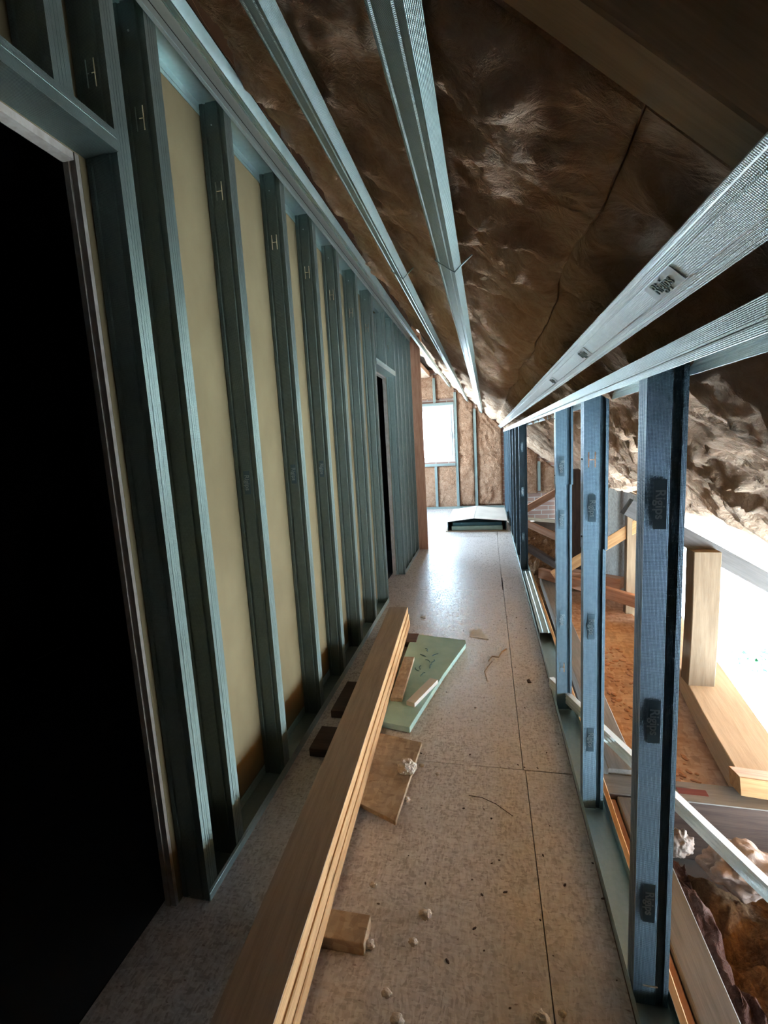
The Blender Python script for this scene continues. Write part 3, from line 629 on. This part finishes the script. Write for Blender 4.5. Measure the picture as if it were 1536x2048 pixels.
# sawdust and crumbs on that board
def crumbs(name, n, x0, x1, y0, y1, z, m, lbl, s=(.004, .014), cat='debris'):
    bm = bmesh.new()
    for _ in range(n):
        r = random.uniform(*s); mt = Matrix.Translation((random.uniform(x0, x1), random.uniform(y0, y1), z + r * .3)) @ Matrix.Rotation(random.uniform(0, 6), 4, 'Z') @ Matrix.Diagonal((r * random.uniform(.8, 2.5), r, r * .6, 1))
        bmesh.ops.create_icosphere(bm, subdivisions=1, radius=1, matrix=mt)
    me = bpy.data.meshes.new(name); bm.to_mesh(me); bm.free(); o = link(name, me, m); tag(o, lbl, cat, None, 'stuff'); return o
crumbs('sawdust_crumbs', 160, .6, .86, 1.95, 3.4, -.13, 'pine_pink', 'reddish wood crumbs scattered on the orange eaves board')
def loose(name, cx, cy, z, rx, ry, hz, m, lbl, seed=0, res=.02, cat='insulation'):
    n = int(2 * max(rx, ry) / res); vs = []; fs = []
    for i in range(n + 1):
        for j in range(n + 1):
            a = -1 + 2 * i / n; c = -1 + 2 * j / n; rr = max(abs(a), abs(c)); e = max(0, 1 - rr ** 5)
            x = cx + a * rx * (1 + .12 * noise.noise((c * 2.5, seed, 0))); y = cy + c * ry * (1 + .12 * noise.noise((a * 2.5, seed, 5)))
            f = .55 + .55 * noise.noise((x * 5 + seed, y * 5, seed)) + .35 * ridge(x * 8, y * 14, seed) * .5 + .12 * noise.noise((x * 40, y * 40, seed))
            vs.append((x, y, z + hz * max(.02, f) * e))
    for i in range(n):
        for j in range(n): a = i * (n + 1) + j; fs.append((a, a + n + 1, a + n + 2, a + 1))
    k = len(vs); vs += [(cx - rx * .95, cy - ry * .95, z - .005), (cx + rx * .95, cy - ry * .95, z - .005), (cx + rx * .95, cy + ry * .95, z - .005), (cx - rx * .95, cy + ry * .95, z - .005)]; fs.append((k + 3, k + 2, k + 1, k))
    me = bpy.data.meshes.new(name); me.from_pydata(vs, [], fs); o = link(name, me, m, None, True); tag(o, lbl, cat); return o
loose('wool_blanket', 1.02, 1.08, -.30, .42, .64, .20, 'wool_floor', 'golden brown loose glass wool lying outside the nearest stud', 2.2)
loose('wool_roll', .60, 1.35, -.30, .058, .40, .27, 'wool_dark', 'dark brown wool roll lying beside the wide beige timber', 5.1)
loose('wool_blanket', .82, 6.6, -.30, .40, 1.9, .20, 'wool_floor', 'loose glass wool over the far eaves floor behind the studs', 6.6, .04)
o = beam('timber_block', (.885, 1.86, .018), (1.10, 1.83, .022), .13, .065, 'pine', None, (0, .35, 1)); tag(o, 'rough sawn block lying on top of the cross joist', 'block')
# shrubs on the ground outside
for k, (x, y, r) in enumerate(((5.2, 9.6, .9), (8.0, 8.6, 1.1), (8.9, 12.5, 1.3))):
    bm = bmesh.new()
    for _ in range(420):
        v = Vector((random.gauss(0, 1), random.gauss(0, 1), random.gauss(0, 1))).normalized() * r * random.uniform(.5, 1); v.z = abs(v.z) * .6
        c = Vector((x, y, -3.3)) + v; d1 = Vector((random.gauss(0, 1), random.gauss(0, 1), random.gauss(0, 1))).normalized() * .12; d2 = d1.orthogonal().normalized() * .05
        bm.faces.new([bm.verts.new(c + q) for q in (d1, d2, -d1, -d2)])
    me = bpy.data.meshes.new('shrub'); bm.to_mesh(me); bm.free(); o = link('shrub', me, 'leaf'); tag(o, ['green shrub outside seen nearest to the eaves post', 'green shrub outside at the right picture edge', 'green shrub farthest out behind the others'][k], 'shrub', 'shrubs outside')

# ------------------------------------------------------------------ things on the floor
# stack of three boards on bearers
def stack_board(z, dx, lbl, m):
    o = beam('timber_board', (-.492 + dx, .10, z), (-.651 + dx, 3.225, z), .134, .046, m, None, wob=.0012); tag(o, lbl, 'board', 'long boards stacked on the floor'); return o
stack_board(.063, .010, 'lowest long pine board of the stack on the floor', 'pine')
stack_board(.111, .006, 'middle long pine board of the stack on the floor', 'pine')
tb_ = stack_board(.159, 0, 'topmost long pine board of the stack, greyish upper face', 'pine')
wf_ = beam('worn_face', (-.492, .105, .1826), (-.6507, 3.222, .1826), .1325, .0015, 'pine_top', None, wob=0, bev=.0003); wf_.parent = tb_; wf_.matrix_parent_inverse = tb_.matrix_world.inverted() if 0 else tb_.matrix_basis.inverted()  # greyer sheet over the upper face of the top board
for i, (x0, x1, y0, y1, tx) in enumerate(((-.62, -.352, 1.035, 1.115, 'chipboard bearer poking out right under the near end of the board stack'), (-.80, -.52, 1.80, 1.97, 'wooden bearer poking out left under the board stack, nearer one'), (-.80, -.56, 2.10, 2.40, 'wooden bearer poking out left under the board stack, farther one'), (-.74, -.49, 2.96, 3.10, 'wooden bearer under the far end of the board stack'))):
    o = box('bearer_block', (x0, x1, y0, y1, 0, .039), 'osb_piece' if i == 0 else 'pine_dark', None, .003); tag(o, tx, 'block')
# chipboard offcut beside the stack
o = prism('chipboard_offcut', [(-.53, 1.535), (-.345, 1.455), (-.312, 1.905), (-.53, 1.955)], .021, .039, 'osb_piece', None, .001); tag(o, 'rectangular chipboard offcut tucked against the right side of the board stack', 'offcut')
o = box('batten', (-.50, -.36, 1.56, 1.62, 0, .0205), 'pine_dark', None, .001); tag(o, 'small batten propping up the chipboard offcut beside the stack', 'batten')
# green foam sheet
o = prism('foam_sheet', [(-.56, 2.05), (-.384, 2.015), (-.35, 2.18), (-.27, 2.55), (-.165, 2.965), (-.170, 3.02), (-.42, 3.075), (-.50, 3.09), (-.535, 2.95), (-.535, 2.5)], .006, .036, 'xps', None, .0015); tag(o, 'pale green foam sheet lying on the floor right of the board stack', 'sheet')
def lay(name, p, q, wd, ht, z, m, lbl, cat): o = beam(name, (*p, z + ht / 2), (*q, z + ht / 2), wd, ht, m, None, wob=.0006, bev=.001); tag(o, lbl, cat); return o
lay('osb_strip', (-.487, 2.225), (-.494, 2.70), .062, .02, .0365, 'osb_piece', 'narrow brown chipboard strip lying lengthwise on the green foam sheet', 'offcut')
lay('osb_strip', (-.407, 2.19), (-.315, 2.44), .048, .022, .0365, 'white_board', 'short whitish strip lying askew on the green foam sheet', 'offcut')
for i in range(9):
    x = random.uniform(-.44, -.33); y = random.uniform(2.5, 2.85)
    pts = [(x, y, .0385)]
    a = random.uniform(0, 6)
    for s in range(4): a += random.uniform(-.9, .9); pts.append((pts[-1][0] + .011 * math.cos(a), pts[-1][1] + .014 * math.sin(a), .0385))
    o = tube('foam_shaving', [Vector(p) for p in pts], .0022, 'tape'); tag(o, 'dark curled shaving on the green foam sheet', 'shaving', 'dark shavings on the green foam sheet')
# HEAPS and tufts about the floor
def tuft(x, y, z, r, lbl, m='tuft', seed=1, sq=.6):
    bm = bmesh.new(); bmesh.ops.create_icosphere(bm, subdivisions=3 if r < .03 else 5, radius=1)
    for v in bm.verts:
        f = 1 + .04 * noise.noise(v.co * 14 + Vector((seed, 3, 0))) + (.45 if r < .03 else .3) * noise.noise(v.co * 2.2 + Vector((seed, 0, 0))) + (.22 if r < .03 else .12) * noise.noise(v.co * 6 + Vector((0, seed, 0)))
        v.co = Vector((v.co.x * r * f, v.co.y * r * .8 * f, v.co.z * r * sq * f))
    mz = min(v.co.z for v in bm.verts)
    me = bpy.data.meshes.new('wool_tuft'); bm.to_mesh(me); bm.free(); o = link('wool_tuft', me, m, None, True); o.location = (x, y, z - mz); tag(o, lbl, 'tuft'); return o
tuft(-.345, 1.70, .0395, .036, 'largest pale wool tuft, lying on the chipboard offcut', seed=4, sq=.8)
tuft(.80, 1.58, -.17, .12, 'pale pinkish heap of wool behind the slanting profile', 'wool_pale', 8.4, .5)
tuft(.93, 1.50, -.17, .08, 'smaller pale heap of wool next to the pinkish one', 'wool_pale', 2.1, .5)
tuft(.60, 1.60, -.10, .045, 'small pale lump of wool beside the foot of the nearest stud', 'wool_pale', 3.4, 1.0)
tuft(-.333, 1.60, .0, .014, 'small wool tuft below the tuft on the chipboard offcut', seed=5)
for i, (x, y, r, tx) in enumerate(((-.205, 1.165, .017, 'curled pale tuft in the middle of the near floor'), (-.228, 1.085, .013, 'small pale tuft just in front of the curled tuft'), (-.345, 1.06, .014, 'pale tuft at the corner of the chipboard bearer'), (-.275, .955, .012, 'dark edged tuft on the near floor, left of middle'),
        (-.24, .905, .015, 'pale tuft at the bottom edge, left of middle'), (.092, .962, .018, 'torn pale tuft at the bottom edge beside the floor joint'), (-.375, 1.235, .010, 'small brown tuft right beside the board stack'), (.14, .985, .009, 'tiny brown crumb right of the torn tuft'), (-.30, 1.80, .010, 'brown crumb right of the chipboard offcut'), (-.23, 1.76, .008, 'white crumb right of the chipboard offcut'))):
    tuft(x, y, 0, r, tx, seed=i * 3.1)
def scrap(pts, lbl, m='chip', h=.006): o = prism('plaster_scrap', pts, 0, h, m); tag(o, lbl, 'scrap')
scrap([(-.155, 3.235), (-.075, 3.30), (-.045, 3.19), (-.02, 3.12), (-.085, 3.14), (-.15, 3.16)], 'flat white plasterboard scrap beyond the green foam sheet')
scrap([(-.535, 3.50), (-.50, 3.54), (-.495, 3.47)], 'tiny white scrap beyond the end of the board stack')
scrap([(.185, 2.585), (.20, 2.60), (.208, 2.56), (.19, 2.555)], 'reddish chip on the right floor strip', 'pine_dark', .004)
scrap([(-.11, 1.80), (-.09, 1.83), (-.075, 1.80)], 'white flake by the near floor joint', 'chip', .004)
o = tube('paper_strip', [Vector(p) for p in ((-.02, 2.80, .004), (.0, 2.86, .006), (.04, 2.85, .008), (.06, 2.93, .006), (.09, 2.98, .004))], .0045, 'cardboard'); tag(o, 'curled brown paper strip beside the floor joint', 'strip')
o = tube('paper_strip', [Vector(p) for p in ((-.03, 2.55, .003), (-.045, 2.66, .006), (-.02, 2.74, .005), (.0, 2.80, .003))], .003, 'cardboard'); tag(o, 'thin curled strip nearer than the brown paper strip', 'strip')
o = tube('wire_scratch', [Vector(p) for p in ((-.10, 1.66, .002), (-.05, 1.655, .003), (.0, 1.63, .003), (.06, 1.58, .002))], .0012, 'pine_dark'); tag(o, 'thin dark wire lying on the near floor', 'wire')
crumbs('floor_crumbs', 120, -.35, .30, .75, 5.5, .0, 'pine_dark', 'tiny brown crumbs scattered over the chipboard floor', (.0012, .004))
# open cardboard box with green foam sheets
e = thing('cardboard_box', 'low open cardboard box with raised flaps holding green foam, before the far wall', 'box', (-.60, 7.0, 0))
box('tray', (-.03, .865, -.03, 1.30, 0, .012), 'cardboard', e); box('side', (0, .008, 0, 1.25, .0125, .145), 'tape', e); box('side', (.842, .85, 0, 1.25, .0125, .145), 'tape', e)
def flap(pts, nm):
    me = bpy.data.meshes.new(nm); vs = [Vector(p) for p in pts] + [Vector(p) + Vector((0, 0, .006)) for p in pts]; me.from_pydata(vs, [], [(3, 2, 1, 0), (4, 5, 6, 7), (0, 1, 5, 4), (1, 2, 6, 5), (2, 3, 7, 6), (3, 0, 4, 7)]); link(nm, me, 'white_board', e)
flap([(-.01, -.01, .146), (.385, -.03, .196), (.405, 1.25, .20), (.0, 1.25, .150)], 'flap'); flap([(.390, -.03, .196), (.862, -.01, .150), (.862, 1.25, .150), (.41, 1.25, .20)], 'flap')
o = box('foam_block', (-.545, .195, 7.03, 8.2, .013, .075), 'xps', None, .004); tag(o, 'pale green foam block inside the cardboard box', 'sheet')
o = box('foam_block', (-.53, .185, 7.06, 8.2, .076, .125), 'tape', None, .004); tag(o, 'dark teal block on top of the green foam in the box', 'sheet')
